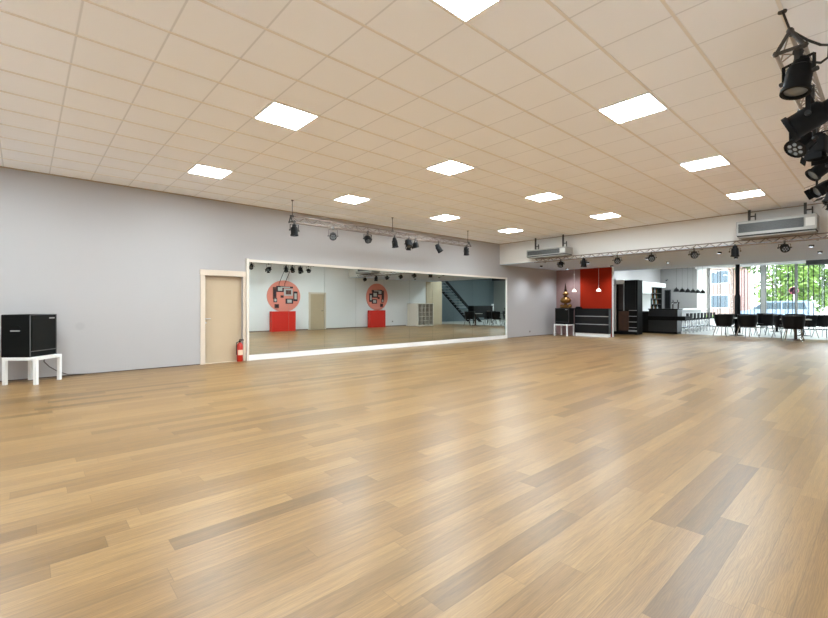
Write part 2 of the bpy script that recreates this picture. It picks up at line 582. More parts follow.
MB().box((FX + 0.035, 7.58, 0.06), (FX + 0.045, 8.12, CZ - 0.08)).build('pane', GLASS, wf)
struct('trim_8', MB().box((FX - 0.35, 3.05, CZ - 0.13), (FX - 0.05, 8.12, CZ - 0.0)), LACK, 'white pelmet over the shop window')
struct('trim_9', MB().box((FX - 0.35, -3.3, CZ - 0.22), (FX - 0.05, 3.04, CZ - 0.0)), mat('dark_pelmet', (54, 54, 54), 0.6), 'dark pelmet over the shop window')

# string blinds: thin dark strips with gaps
STRING = mat('dark_strip', (40, 40, 42), 0.7)
STRING2 = sheer_material('grey_sheer', (150, 152, 155), 0.30)
names = ['dark vertical strip blind in the shop window bay behind the black column',
         'dark vertical strip blind in the narrow bay in front of the parked van',
         'dark vertical strip blind in the bay behind the nearest tub chair']
for i, (y0, y1) in enumerate(bays[:3]):
    t = thing('strip_blind', names[i], 'blind', (FX - 0.18, y0, 0), 0, 'strip blinds of the shop window')
    MB().box((-0.02, 0.03, CZ - 0.26), (0.02, y1 - y0 - 0.03, CZ - 0.222)).build('head_rail', FRAME, t)
    s = MB(); s2 = MB()
    y = 0.08
    j = 0
    while y < y1 - y0 - 0.1:
        wd = random.uniform(0.016, 0.036)
        s.box((-0.004, y, 0.05), (0.004, y + wd, CZ - 0.26))
        if j % 3 == 1:
            s2.box((-0.003, y + wd, 0.05), (0.003, y + wd + random.uniform(0.05, 0.13), CZ - 0.26))
        y += random.uniform(0.13, 0.24)
        j += 1
    o = s.build('slats', STRING, t); o['kind'] = 'stuff'
    o = s2.build('sheer_slats', STRING2, t); o['kind'] = 'stuff'
o = MB()
for j in range(9):
    o.tube((0, 0.03 + j * 0.055, 0.05), (0, 0.03 + j * 0.055, CZ - 0.15), 0.027, n=8)
t = thing('curtain', 'bright white pleated curtain in the narrow side light by the grey wall', 'curtain', (FX - 0.1, 7.58, 0))
o.build('fabric', sheer_material('white_sheer', (250, 250, 248), 0.85), t, True)
MB().tube((0, 0.0, CZ - 0.145), (0, 0.54, CZ - 0.145), 0.012).build('curtain_rod', STEEL, t)

# ------------------------------------------------------------ ceiling light panels
rows = [(-0.5, 'row beside the right truss'), (4.5, 'middle row'), (9.5, 'row nearest the mirror wall')]
first = None
for a in range(-1, 4):
    for (bb, rn) in rows:
        ca = -0.5 + 5 * a
        x, y = (ca + 4.5666) * 0.6, (bb + 3.988) * 0.6
        nth = ['behind the camera', 'first', 'second', 'third', 'fourth'][a + 1]
        lab = ('square white ceiling light panel, %s in the %s' % (nth, rn)) if a >= 0 else 'square white ceiling light panel behind the camera, %s' % rn
        if first is None:
            first = thing('ceiling_light', lab, 'ceiling light', (x, y, CZ), 0, 'square ceiling light panels')
            hw = 0.297
            f = MB()
            f.box((-hw, -hw, -0.012), (hw, -hw + 0.02, 0)).box((-hw, hw - 0.02, -0.012), (hw, hw, 0))
            f.box((-hw, -hw + 0.02, -0.012), (-hw + 0.02, hw - 0.02, 0)).box((hw - 0.02, -hw + 0.02, -0.012), (hw, hw - 0.02, 0))
            f.build('frame', LACK, first)
            MB().box((-hw + 0.02, -hw + 0.02, -0.009), (hw - 0.02, hw - 0.02, -0.001)).build('diffuser', DIFF, first)
        else:
            dup(first, lab, (x, y, CZ))

rx = {21.6: 'just beyond the low ceiling', 25.2: 'in the middle of the cafe', 28.8: 'close to the shop window'}
ry = {1.4: 'stairs side', 5.0: 'centre line', 8.6: 'bar side'}
for x, xn in rx.items():  # panels hidden by the low ceiling, added to brighten the far area
    for y, yn in ry.items():
        dup(first, 'unseen added cafe light panel %s, %s' % (xn, yn), (x, y, CZ), 0, 'unseen added light panels in the cafe')

# low-ceiling downlights; their spots are added to brighten the dim zone below
sl = None
for xi, x in enumerate((15.2, 17.2)):
    for yi, y in enumerate((1.4, 3.4, 5.4, 7.4, 9.3)):
        lab = 'small recessed downlight with added light in the low ceiling, %s row, %s from the left' % (('front', 'back')[xi], ORD[4 - yi])
        if sl is None:
            sl = thing('downlight_with_fill', lab, 'ceiling light', (x, y, SZ), 0, 'recessed downlights with added light in the low ceiling')
            MB().lathe([(0.045, 0), (0.055, 0), (0.055, -0.05), (0.045, -0.05), (0.045, 0)]).build('ring', BLACK, sl)
            ld = bpy.data.lights.new('added_fill_spot', 'SPOT')
            ld.energy = LOWSPOT
            ld.color = (0.8, 0.9, 1.0)
            ld.spot_size = radians(150)
            ld.spot_blend = 0.8
            ld.shadow_soft_size = 0.02
            lo = bpy.data.objects.new('bulb', ld)  # spot lamp added as fill, hidden inside the ring
            C.objects.link(lo)
            lo.parent = sl
            lo.location = (0, 0, -0.023)
        else:
            dup(sl, lab, (x, y, SZ))

dl = None  # unseen downlights put in to give the cafe more light
for i, (x, y, lab) in enumerate([(24.0, 3.0, 'small unseen added downlight above the cafe tables'), (24.0, 8.4, 'small unseen added downlight above the dark bar'),
                            (28.0, 8.6, 'small unseen added downlight above the far end of the bar'), (28.0, 3.0, 'small unseen added downlight near the shop window')]):
    if dl is None:
        dl = thing('downlight', lab, 'ceiling light', (x, y, CZ), 0, 'added downlights in the cafe')
        MB().lathe([(0.07, 0), (0.1, 0), (0.1, -0.012), (0.07, -0.012), (0.07, 0)]).build('ring', WHITE, dl)
        MB().lathe([(0.068, -0.001), (0.068, -0.01)], n=20).build('lens', mat('added_downlight_glow', (255, 240, 215), 0.4, emit=40), dl)
    else:
        dup(dl, lab, (x, y, CZ))

# ------------------------------------------------------------ trusses
def truss(label, loc, rz, length, side, m, rods, hang):
    """triangular truss along local +X, apex up; loc is the apex at its start"""
    t = thing('lighting_truss', label, 'truss', loc, rz, 'lighting trusses')
    h = side * 0.87
    A = [Vector((0, 0, 0)), Vector((0, side / 2, -h)), Vector((0, -side / 2, -h))]
    for p in A:
        MB().tube(p, p + Vector((length, 0, 0)), 0.014).build('chord', m, t, True)
    lace = MB()
    nseg = max(2, round(length / (side * 1.15)))
    for (p, q) in ((A[0], A[1]), (A[0], A[2]), (A[1], A[2])):
        for k in range(nseg):
            a, b = (p, q) if k % 2 == 0 else (q, p)
            lace.tube(a + Vector((length * k / nseg, 0, 0)), b + Vector((length * (k + 1) / nseg, 0, 0)), 0.006, n=6)
    lace.build('lacing', m, t)
    for x in (0.0, length):
        e = MB()
        for (p, q) in ((A[0], A[1]), (A[1], A[2]), (A[2], A[0])):
            e.tube(p + Vector((x, 0, 0)), q + Vector((x, 0, 0)), 0.014)
        for p in A:
            e.ball(p + Vector((x, 0, 0)), 0.024, 8)
        e.build('end_frame', DARKSTEEL, t)
    for (x, dx, dy) in rods:
        MB().tube((x, 0, 0.0), (x + dx, dy, hang), 0.008, n=8).tube((x + dx, dy, hang - 0.012), (x + dx, dy, hang), 0.03).tube((x - 0.03, 0, 0.0), (x + 0.03, 0, 0), 0.024).build('hanger_rod', DARKSTEEL, t)
    return t

LT_Y, LT_Z, LS = 9.06, 3.31, 0.15
truss('silver lighting truss hanging above the mirror wall', (4.45, LT_Y, LT_Z), 0, 6.1, LS, TRUSSD, [(0.04, 0, 0), (2.95, 0, 0), (6.05, 0, 0)], CZ - LT_Z)
RT_Y, RT_Z, RS = 0.53, 3.44, 0.17
truss('silver lighting truss hanging along the right side of the ceiling', (4.42, RT_Y, RT_Z), 0, 6.6, RS, ALU, [(0.03, 0.08, 0.06), (3.3, 0, 0), (6.5, 0, 0)], CZ - RT_Z)
BT_X, BT_Z, BS = 13.42, 2.93, 0.13
bt = thing('lighting_truss', 'slim lighting truss fixed along the bottom of the white beam', 'truss', (BT_X, 8.45, BT_Z), -pi / 2, 'lighting trusses')
BL = 7.55
h = BS * 0.87
A = [Vector((0, 0, 0)), Vector((0, BS / 2, -h)), Vector((0, -BS / 2, -h))]
for p in A:
    MB().tube(p, p + Vector((BL, 0, 0)), 0.014).build('chord', TRUSSD, bt, True)
lace = MB()
ns = 52
for (p, q) in ((A[0], A[1]), (A[0], A[2]), (A[1], A[2])):
    for k in range(ns):
        a, b = (p, q) if k % 2 == 0 else (q, p)
        lace.tube(a + Vector((BL * k / ns, 0, 0)), b + Vector((BL * (k + 1) / ns, 0, 0)), 0.006, n=6)
lace.build('lacing', TRUSSD, bt)
for x in (0.25, 2.6, 5.0, 7.3):
    MB().box((x - 0.02, BS / 2 - 0.01, -h - 0.012), (x + 0.02, BX - BT_X, -h + 0.012)).build('wall_bracket', DARKSTEEL, bt)

# ------------------------------------------------------------ stage lamps
def can_lamp(kind, drop):
    """lamp hanging from local origin; body pivots at z=-drop, pointing down at tilt 0"""
    t = thing('stage_lamp', 'x', 'stage lamp')
    R = {'par': 0.085, 'fresnel': 0.085, 'led': 0.09}[kind]
    y = MB()
    y.box((-R - 0.03, -0.014, -drop), (-R - 0.022, 0.014, -0.07)).box((R + 0.022, -0.014, -drop), (R + 0.03, 0.014, -0.07))
    y.box((-R - 0.03, -0.014, -0.078), (R + 0.03, 0.014, -0.07))
    y.build('yoke', BLACK, t)
    MB().box((-0.018, -0.02, -0.07), (0.018, 0.02, -0.018)).tube((0, -0.02, 0), (0, 0.02, 0), 0.03, n=12).build('clamp', DARKSTEEL, t)
    for q in (-1, 1):
        MB().tube((q * (R + 0.02), 0, -drop), (q * (R + 0.05), 0, -drop), 0.018).build('tilt_knob', RUBBER, t)
    b = MB()
    if kind == 'par':
        prof = [(0.0, 0.15), (0.045, 0.15), (0.055, 0.12), (0.056, 0.09), (0.08, 0.07), (R, 0.02), (R, -0.10), (R + 0.012, -0.105), (R + 0.012, -0.135), (R - 0.006, -0.135), (R - 0.006, -0.115), (0.0, -0.115)]
        b.lathe(prof, n=20)
    elif kind == 'led':
        prof = [(0.0, 0.08), (0.07, 0.08), (0.082, 0.065), (R, 0.0), (R, -0.07), (R + 0.006, -0.075), (R + 0.006, -0.09), (R - 0.004, -0.09), (R - 0.004, -0.08), (0, -0.08)]
        b.lathe(prof, n=20)
        for k in range(8):
            a = k * pi / 4
            b.box((0.085, -0.006, -0.05), (0.096, 0.006, 0.05), M=Matrix.Rotation(a, 4, 'Z'))
    else:
        b.box((-0.085, -0.075, -0.06), (0.085, 0.075, 0.13), 0.012)
        b.lathe([(0.05, 0.16), (0.06, 0.13)], n=16)
        b.lathe([(0.082, -0.06), (0.088, -0.12), (0.08, -0.12), (0.075, -0.075), (0.0, -0.075)], n=20)
        for k in range(4):
            b.box((-0.075, 0.088, -0.17), (0.075, 0.093, -0.10), M=Matrix.Rotation(k * pi / 2, 4, 'Z') @ Matrix.Rotation(radians(10), 4, 'X'))
    body = b.build('body', BLACK, t, True, (0, 0, -drop))
    z = {'par': -0.118, 'led': -0.083, 'fresnel': -0.08}[kind]
    MB().lathe([(R - 0.01, z + 0.003), (R * 0.6, z - 0.004), (0.0, z - 0.006)], n=20).build('lens', LENS if kind != 'led' else BLKGLOSS, body, True)
    if kind == 'led':
        d = MB()
        for (rr, cnt) in ((0.0, 1), (0.05, 6)):
            for k in range(cnt):
                a = 2 * pi * k / cnt
                d.lathe([(0.017, z - 0.002), (0.017, z - 0.009)], c=(rr * cos(a), rr * sin(a), 0), n=8)
        d.build('led_cluster', LED, body)
    return t

protos = {}
def lamp(kind, label, x, y, ztop, drop, yaw, tilt, group, scale=1.0):
    """yaw, tilt in degrees: where the light looks; tilt 0 = straight down"""
    key = (kind, drop)
    rz = radians(yaw) - pi / 2
    if key not in protos:
        t = protos[key] = can_lamp(kind, drop)
        t.location = (x, y, ztop); t.rotation_euler = (0, 0, rz)
        t['label'] = label; t['group'] = group
    else:
        t = dup(protos[key], label, (x, y, ztop), rz, group)
    t.scale = (scale,) * 3
    for c in t.children:
        if c.name.startswith('body'):
            c.rotation_euler = (radians(tilt), 0, 0)
    return t

zb = LT_Z - LS * 0.87
G = 'stage lamps on the mirror wall truss'
YL = LT_Y - LS / 2
for kind, x, drop, yaw, tilt, lab in [
    ('par', 4.50, 0.22, -90, 3, 'first from the left, pointing straight down'),
    ('led', 5.50, 0.24, -120, 62, 'second from the left, round face to the room'),
    ('led', 6.52, 0.2, -100, 40, 'third from the left, round and tilted'),
    ('par', 7.42, 0.22, -60, 8, 'fourth from the left, pointing down'),
    ('fresnel', 7.92, 0.2, -115, 35, 'fifth from the left, square with flaps'),
    ('led', 8.18, 0.2, -20, 15, 'sixth from the left, tucked against the square one'),
    ('par', 9.10, 0.22, -50, 32, 'seventh from the left, tilted to the right'),
    ('par', 10.34, 0.2, -90, 3, 'last one at the right end, pointing down')]:
    lamp(kind, 'black lamp on the mirror wall truss, ' + lab, x, YL, zb, drop, yaw, tilt, G, 0.9)

G = 'stage lamps on the right ceiling truss'
zr = RT_Z - RS * 0.87
for kind, x, y, drop, yaw, tilt, sc, lab in [
    ('par', 4.50, RT_Y - 0.04, 0.2, 150, 14, 1.0, 'nearest and topmost, lens down'),
    ('par', 5.38, RT_Y - 0.03, 0.2, 88, 66, 1.3, 'second from the top, aimed sideways'),
    ('led', 5.90, RT_Y + RS / 2, 0.3, 140, 48, 1.1, 'third from the top, round dotted face'),
    ('fresnel', 6.55, RT_Y + 0.03, 0.24, 170, 5, 1.0, 'fourth from the top, boxy and upright'),
    ('par', 7.75, RT_Y + RS / 2, 0.2, 120, 50, 1.0, 'fifth from the top, aimed to the left'),
    ('fresnel', 8.55, RT_Y + RS / 2 + 0.05, 0.3, 130, 60, 1.0, 'lowest in the photo, tilted to the left')]:
    lamp(kind, 'black stage lamp on the right truss, ' + lab, x, y, zr, drop, yaw, tilt, G, sc)

for kind, x, tilt, lab in [('par', 9.45, 20, 'first of the four over the nearer red booth'), ('par', 9.78, 30, 'second of the four over the nearer red booth'),
                           ('fresnel', 10.2, 30, 'third and boxiest of four over nearer red booth'), ('led', 10.65, 40, 'last of the four over the nearer red booth')]:
    lamp(kind, 'black lamp on the right truss, ' + lab, x, RT_Y + RS / 2, zr, 0.24, 100, tilt, G)
for k, x in enumerate((9.55, 9.85)):
    cb = MB().path([Vector(p) for p in [(x, RT_Y - RS / 2 - 0.03, 3.27), (x - 0.02, 0.2, 2.95), (x - 0.04, -0.1, 2.6), (x - 0.05, -0.27, 2.4), (x - 0.05, -0.31, 2.2)]], 0.012)
    tag(cb.build('hanging_cable', RUBBER), 'dark cable sagging from right truss to nearer pink panel, %s of two' % ('left', 'right')[k], 'cable', 'cables to the nearer pink panel')

G = 'stage lamps along the white beam'
zt = BT_Z - BS * 0.87
for kind, y, drop, yaw, tilt, lab in [
    ('led', 7.44, 0.18, 190, 35, 'leftmost, under the left air unit'),
    ('par', 6.64, 0.2, 180, 2, 'second from the left, pointing straight down'),
    ('led', 5.58, 0.2, 205, 60, 'third from the left, above the red wall edge'),
    ('led', 4.62, 0.2, 205, 60, 'fourth from the left, above the dark bar'),
    ('led', 3.56, 0.2, 205, 66, 'fifth from the left, dotted face to the room'),
    ('par', 2.66, 0.2, 180, 2, 'sixth from the left, upright beside the black column'),
    ('led', 1.70, 0.2, 200, 60, 'rightmost, under the right air unit')]:
    lamp(kind, 'black stage lamp under the white beam, ' + lab, BT_X - BS / 2, y, zt, drop * 0.8, yaw, tilt, G, 0.95)

# cable loop at the near end of the right truss
cu = MB()
pts = [Vector((4.44, 0.53, 3.45)), Vector((4.5, 0.44, 3.36)), Vector((4.6, 0.37, 3.33)), Vector((4.72, 0.33, 3.36)), Vector((4.8, 0.34, 3.30)), Vector((4.72, 0.38, 3.24)), Vector((4.58, 0.44, 3.22))]
cu.path(pts, 0.009)
tag(cu.build('cable', RUBBER), 'thick black cable looped around the near end of the right truss', 'cable')

# ------------------------------------------------------------ air units on the beam
def air_unit(label, y0, y1, z0, z1, x0, x1):
    t = thing('air_unit', label, 'air conditioner', ((x0 + x1) / 2, (y0 + y1) / 2, z0), 0, 'air units on the beam')
    hx, hy, hh = (x1 - x0) / 2, (y1 - y0) / 2, z1 - z0
    MB().box((-hx, -hy, 0.05), (hx, hy, hh), 0.012).box((-hx + 0.03, -hy + 0.03, 0), (hx, hy - 0.03, 0.05)).build('casing', GREYBOX, t)
    MB().box((-hx - 0.012, -hy + 0.22, hh * 0.30), (-hx, hy - 0.05, hh * 0.84)).build('grille', DGRILLE, t)
    l = MB()
    for k in range(5):
        z = hh * (0.40 + 0.085 * k)
        l.box((-hx - 0.02, -hy + 0.22, z), (-hx - 0.012, hy - 0.05, z + 0.008))
    l.build('louvre', DARKSTEEL, t)
    MB().box((-hx - 0.01, -hy + 0.03, hh * 0.34), (-hx, -hy + 0.19, hh * 0.8)).build('end_panel', mat('casing_light', (200, 197, 190), 0.5), t)
    MB().box((-hx - 0.006, -hy + 0.02, 0.03), (hx - 0.02, hy - 0.02, 0.052)).build('outlet_slot', BLACK, t)
    for sgn in (-1, 1):
        yy = sgn * (hy - 0.22)
        MB().box((-0.02, yy - 0.025, hh), (0.02, yy + 0.025, CZ - z0)).box((-0.015, yy - 0.12, hh + 0.12), (0.015, yy - 0.025, hh + 0.15)).box((-0.015, yy - 0.135, hh), (0.015, yy - 0.11, hh + 0.2)).build('ceiling_bracket', DARKSTEEL, t)
    return t
air_unit('long grey air unit hung on the white beam left of the red wall', 7.17, 8.66, 2.96, 3.24, 13.18, 13.66)
air_unit('long grey air unit hung on the white beam at the right edge', 1.12, 2.6, 2.97, 3.37, 13.15, 13.66)

# ------------------------------------------------------------ near speaker on its white table
def side_table(label, x, y, rz, sz, hgt, group='white square side tables'):
    t = thing('side_table', label, 'table', (x, y, 0), rz, group)
    s = sz / 2
    MB().box((-s, -s, hgt - 0.05), (s, s, hgt), 0.003).build('tabletop', LACK, t)
    for a in (-1, 1):
        for b in (-1, 1):
            MB().box((a * s - (0.05 if a > 0 else 0), b * s - (0.05 if b > 0 else 0), 0), (a * s + (0.05 if a < 0 else 0), b * s + (0.05 if b < 0 else 0), hgt - 0.05), 0.002).build('leg', LACK, t)
    return t
def speaker(label, x, y, z, rz, wd, dp, hh):
    """grille faces local -Y... front face is at -dp/2"""
    t = thing('speaker', label, 'speaker', (x, y, z), rz, 'black loudspeakers')
    MB().box((-wd / 2, -dp / 2 + 0.012, 0), (wd / 2, dp / 2, hh), 0.012).build('cabinet', CARPET, t)
    MB().box((-wd / 2 + 0.03, -dp / 2, 0.11), (wd / 2 - 0.03, -dp / 2 + 0.014, hh - 0.03), 0.004).build('grille', GRILLE, t)
    e = MB()
    e.box((-wd / 2, -dp / 2 + 0.004, 0.088), (wd / 2, -dp / 2 + 0.014, 0.1)).box((-wd / 2, -dp / 2 + 0.004, 0.0), (-wd / 2 + 0.012, -dp / 2 + 0.014, hh))
    e.box((wd / 2 - 0.012, -dp / 2 + 0.004, 0), (wd / 2, -dp / 2 + 0.014, hh)).box((-wd / 2, -dp / 2 + 0.004, hh - 0.012), (wd / 2, -dp / 2 + 0.014, hh))
    e.build('trim_strip', STEEL if False else mat('worn_edge', (84, 84, 84), 0.5), t)
    MB().box((wd / 2 - 0.17, -dp / 2 - 0.004, hh - 0.075), (wd / 2 - 0.06, -dp / 2 + 0.001, hh - 0.055)).build('badge', STEEL, t)
    # recessed side handle with a bright grip
    hd = MB()
    hd.lathe([(0.10, 0.0), (0.10, 0.006), (0.075, 0.004), (0.0, 0.003)], n=20, M=Matrix.Translation((-wd / 2 + 0.001, 0.0, hh * 0.62)) @ Matrix.Rotation(-pi / 2, 4, 'Y'))
    ho = hd.build('side_handle', CARPET, t, True)
    MB().box((-wd / 2 - 0.016, -0.075, hh * 0.62 - 0.01), (-wd / 2 - 0.004, 0.075, hh * 0.62 + 0.01), 0.004).build('grip', STEEL, ho)
    return t
R50 = radians(50)
side_table('white square side table in the left corner carrying the big black speaker', 0.115, 9.745, R50, 0.54, 0.45)
speaker('big black loudspeaker on the white side table at the left edge', 0.075, 9.79, 0.45, R50, 0.55, 0.47, 0.70)
c = MB()
c.path([Vector(p) for p in [(0.262, 10.03, 0.58), (0.275, 10.09, 0.42), (0.265, 10.12, 0.30), (0.34, 10.14, 0.2), (0.46, 10.15, 0.10), (0.6, 10.165, 0.03), (0.9, 10.168, 0.01), (1.3, 10.17, 0.01)]], 0.008)
tag(c.build('power_cord', CORDM), 'thin dark cord running from the left speaker along the wall foot', 'cord')

# fire extinguisher in the door recess
ex = thing('fire_extinguisher', 'red fire extinguisher standing on the floor in the door recess', 'fire extinguisher', (3.725, WY - 0.07 + 0.045, 0))
MB().lathe([(0.0, 0.0), (0.062, 0.0), (0.068, 0.01), (0.068, 0.36), (0.058, 0.40), (0.03, 0.425), (0.022, 0.44), (0.0, 0.44)], n=20).build('tank', EXTRED, ex, True)
MB().lathe([(0.0692, 0.15), (0.0692, 0.27)], n=12, a0=-2.6, a1=-0.6).build('label', LABEL, ex)
MB().lathe([(0.0, 0.44), (0.02, 0.44), (0.02, 0.475), (0.0, 0.475)], n=10).box((-0.01, -0.012, 0.47), (0.09, 0.012, 0.482)).box((-0.01, -0.012, 0.495), (0.085, 0.012, 0.51)).box((-0.012, -0.012, 0.47), (0.0, 0.012, 0.51)).build('valve_handle', BLACK, ex)
MB().path([Vector((-0.02, 0, 0.46)), Vector((-0.075, -0.01, 0.44)), Vector((-0.085, -0.015, 0.34)), Vector((-0.082, -0.015, 0.16))], 0.009).build('hose', RUBBER, ex)

# wall outlets
def outlet(label, x, y, z, face):
    o = MB().box((x - 0.042, min(y, y + face * 0.012), z - 0.042), (x + 0.042, max(y, y + face * 0.012), z + 0.042), 0.003).build('wall_outlet', mat('outlet_grey', (150, 140, 138), 0.4))
    tag(o, label, 'outlet', 'wall outlets')
    MB().tube((x, y + face * 0.012, z), (x, y + face * 0.014, z), 0.022).build('socket', BLACK, o)
outlet('small outlet low on the white wall right of the mirror', 15.75, WY, 0.2, -1)
outlet('small outlet low on the right wall, seen in the mirror by the second red booth', 16.9, RY, 0.3, 1)

# ------------------------------------------------------------ reception corner
t = thing('reception_desk', 'long black reception desk with two silver strips before the red wall', 'desk', (17.45, 8.3, 0))
MB().box((0, -0.66, 0.14), (0.25, 0.78, 1.13), 0.004).build('body', BLKGLOSS, t)
MB().box((-0.03, -0.67, 1.13), (0.28, 0.8, 1.17), 0.006).build('desk_top', BLACK, t)
for z in (0.50, 0.83):
    MB().box((-0.008, -0.66, z), (0.0, 0.74, z + 0.028)).build('metal_strip', STEEL, t)
MB().box((0.03, -0.64, 0), (0.24, 0.76, 0.14)).build('plinth', LACK, t)
side_table('white side table under the far black speaker, by the reception desk', 17.25, 9.45, 0, 0.62, 0.49)
speaker('black loudspeaker on a white table at the end of the reception desk', 17.27, 9.45, 0.49, -pi / 2, 0.64, 0.44, 0.69)
st = thing('sculpture', 'bronze tiered sculpture with a pointed top on the far speaker', 'sculpture', (17.27, 9.40, 1.181))
st.scale = (1.12, 1.12, 1.12)
MB().lathe([(0.0, 0), (0.20, 0.0), (0.24, 0.03), (0.2, 0.06), (0.14, 0.08), (0.06, 0.13), (0.05, 0.17)], n=20).ball((0, 0.16, 0.075), 0.07, 10).ball((0, -0.18, 0.085), 0.08, 10).build('base', BRONZE, st, True)
MB().lathe([(0.05, 0.17), (0.16, 0.2), (0.2, 0.26), (0.21, 0.30), (0.18, 0.36), (0.1, 0.42), (0.05, 0.47)], n=20).build('belly', BRONZE, st, True)
MB().lathe([(0.05, 0.47), (0.1, 0.5), (0.12, 0.55), (0.09, 0.6), (0.04, 0.63)], n=20).build('collar', BRONZE, st, True)
MB().lathe([(0.04, 0.63), (0.055, 0.68), (0.035, 0.76), (0.03, 0.82), (0.005, 0.95), (0, 0.95)], n=14).build('spire', DBRONZE, st, True)
tag(MB().box((17.5, 8.85, 1.17), (17.67, 9.08, 1.22), 0.01).box((17.52, 8.9, 1.22), (17.63, 9.05, 1.245), 0.006).build('card_terminal', BLACK), 'small black box lying on the reception desk top', 'device')

def pendant(label, x, y, zb, ztop, r, hgt, m, cordm, group, first=None):
    if first is not None:
        return dup(first, label, (x, y, zb))
    t = thing('pendant_lamp', label, 'pendant lamp', (x, y, zb), 0, group)
    MB().lathe([(r, 0), (r * 0.97, hgt * 0.3), (r * 0.75, hgt * 0.7), (r * 0.3, hgt), (0.02, hgt * 1.05), (0.02, hgt * 1.3), (0.0, hgt * 1.3)], n=20).build('shade', m, t, True)
    MB().tube((0, 0, hgt * 1.2), (0, 0, ztop - zb), 0.004, n=6).build('cord', cordm, t)
    MB().lathe([(0.04, ztop - zb - 0.025), (0.04, ztop - zb)], n=12).build('ceiling_rose', cordm, t)
    MB().ball((0, 0, hgt * 0.45), r * 0.35, 10).build('bulb', LAMPWHITE, t, True)
    return t
PG = 'white dome pendants at the reception'
WCORD = mat('white_cord', (226, 214, 205), 0.5)
p0 = pendant('white dome pendant lamp hanging before the red wall', 17.3, 7.97, 1.87, SZ, 0.09, 0.1, LAMPWHITE, WCORD, PG)
pendant('white dome pendant lamp hanging beside the bronze sculpture', 17.3, 9.02, 1.87, SZ, 0, 0, None, None, PG, p0)

# ------------------------------------------------------------ bar area
# tall dark unit on a black plinth beside the partition
t = thing('back_bar_unit', 'tall dark cabinet unit with brown doors on a black plinth right of the red wall', 'cabinet', (20.0, 7.5, 0))
MB().box((-0.05, 0, 0), (0.6, 1.1, 0.13)).build('plinth', BLACK, t)
MB().box((0.03, 0.0, 0.13), (0.6, 1.1, 2.42)).build('carcass', BLACK, t)
MB().box((0.0, 0.60, 1.10), (0.03, 0.80, 2.24), 0.003).build('tall_door', DBROWN, t)
MB().box((0.0, 0.36, 0.16), (0.03, 0.80, 1.04), 0.003).build('low_door', BROWN, t)
MB().box((-0.01, 0.555, 1.06), (0.03, 0.59, 2.3)).build('metal_upright', STEEL, t)
MB().box((0.0, 0.06, 1.10), (0.03, 0.54, 2.42)).build('panel', BLKGLOSS, t)
for z in (0.30, 0.55, 0.8, 1.06):
    MB().box((-0.02, 0.03, z), (0.03, 0.35, z + 0.022)).build('shelf', STEEL, t)
MB().box((-0.03, 0.02, 0.13), (0.03, 0.36, 0.2)).build('drip_tray', STEEL, t)
MB().box((0.0, 0.56, 2.26), (0.03, 1.1, 2.44)).build('top_fascia', WHITE, t)
t = thing('steel_post', 'shiny steel post at the end of the tall dark cabinet', 'post', (19.84, 8.38, 0))
MB().tube((0, 0, 0.13), (0, 0, 2.5), 0.045, n=16).build('tube', STEEL, t, True)
MB().lathe([(0.08, 0), (0.08, 0.02), (0.05, 0.03), (0.05, 0.13), (0, 0.13)]).build('foot', BLACK, t)

# white wall units along the back wall of the bar
def wall_unit(label, x0, x1, z0, z1, doors, y0=9.5):
    t = thing('wall_cabinet', label, 'cabinet', (x0, y0, z0), 0, 'white cabinets behind the bar')
    MB().box((0, 0.02, 0), (x1 - x0, WY - y0, z1 - z0)).build('carcass', LACK, t)
    n = len(doors)
    for k in range(n):
        a, b = doors[k]
        MB().box((0.01, 0.0, a), (x1 - x0 - 0.01, 0.02, b), 0.003).build('door', LACK, t)
    return t
wall_unit('white upper cabinet with two long flaps above the lit bar niche', 24.3, 27.5, 1.98, 2.66, [(0.01, 0.33), (0.345, 0.67)])
wall_unit('long white cabinet along the top of the bottle shelf', 27.55, 29.9, 2.40, 2.66, [(0.01, 0.25)])
wall_unit('white base cabinet under the lit bar niche', 24.9, 27.5, 0.0, 0.95, [(0.08, 0.94)])
nt = thing('tap_wall', 'bright steel backsplash niche with pipes behind the bar', 'backsplash', (24.9, 9.9, 0.95))
MB().box((0, 0.2, 0), (2.6, WY - 9.9, 1.03)).build('back_panel', WHITE, nt)
for k, x in enumerate((0.5, 1.1, 1.7)):
    MB().box((x, 0.02, 0), (x + 0.3, 0.2, 0.75 + 0.1 * (k % 2))).build('appliance', STEEL if k != 1 else CHARCOAL, nt)
bs = thing('bottle_shelf', 'dark open shelf with bottles and glasses on the back wall of the bar', 'shelf', (27.6, 9.6, 0))
MB().box((0, WY - 9.6 - 0.03, 0), (1.9, WY - 9.6, 2.4)).box((0.02, 0, 0), (0.04, WY - 9.6 - 0.03, 2.4)).box((1.86, 0, 0), (1.9, WY - 9.6 - 0.03, 2.4)).box((0.04, 0.0, 0), (1.86, WY - 9.6 - 0.03, 1.0)).build('carcass', BLACK, bs)
for z in (1.35, 1.68, 2.02):
    MB().box((0.04, 0.02, z), (1.86, WY - 9.6 - 0.03, z + 0.025)).build('shelf', DARKSTEEL, bs)
MB().box((0, 0.0, 0), (0.02, WY - 9.6, 2.4)).build('side_panel', LACK, bs)
bp = None
bcols = [mat('clear_bottle', (190, 200, 198), 0.1), mat('green_bottle', (38, 70, 44), 0.1), mat('amber_bottle', (120, 70, 24), 0.1)]
cn = ['pale', 'green', 'amber']
shelf_names = {1.0: 'the bar back counter', 1.375: 'the lowest shelf board', 1.705: 'the middle shelf board', 2.045: 'the top shelf board'}
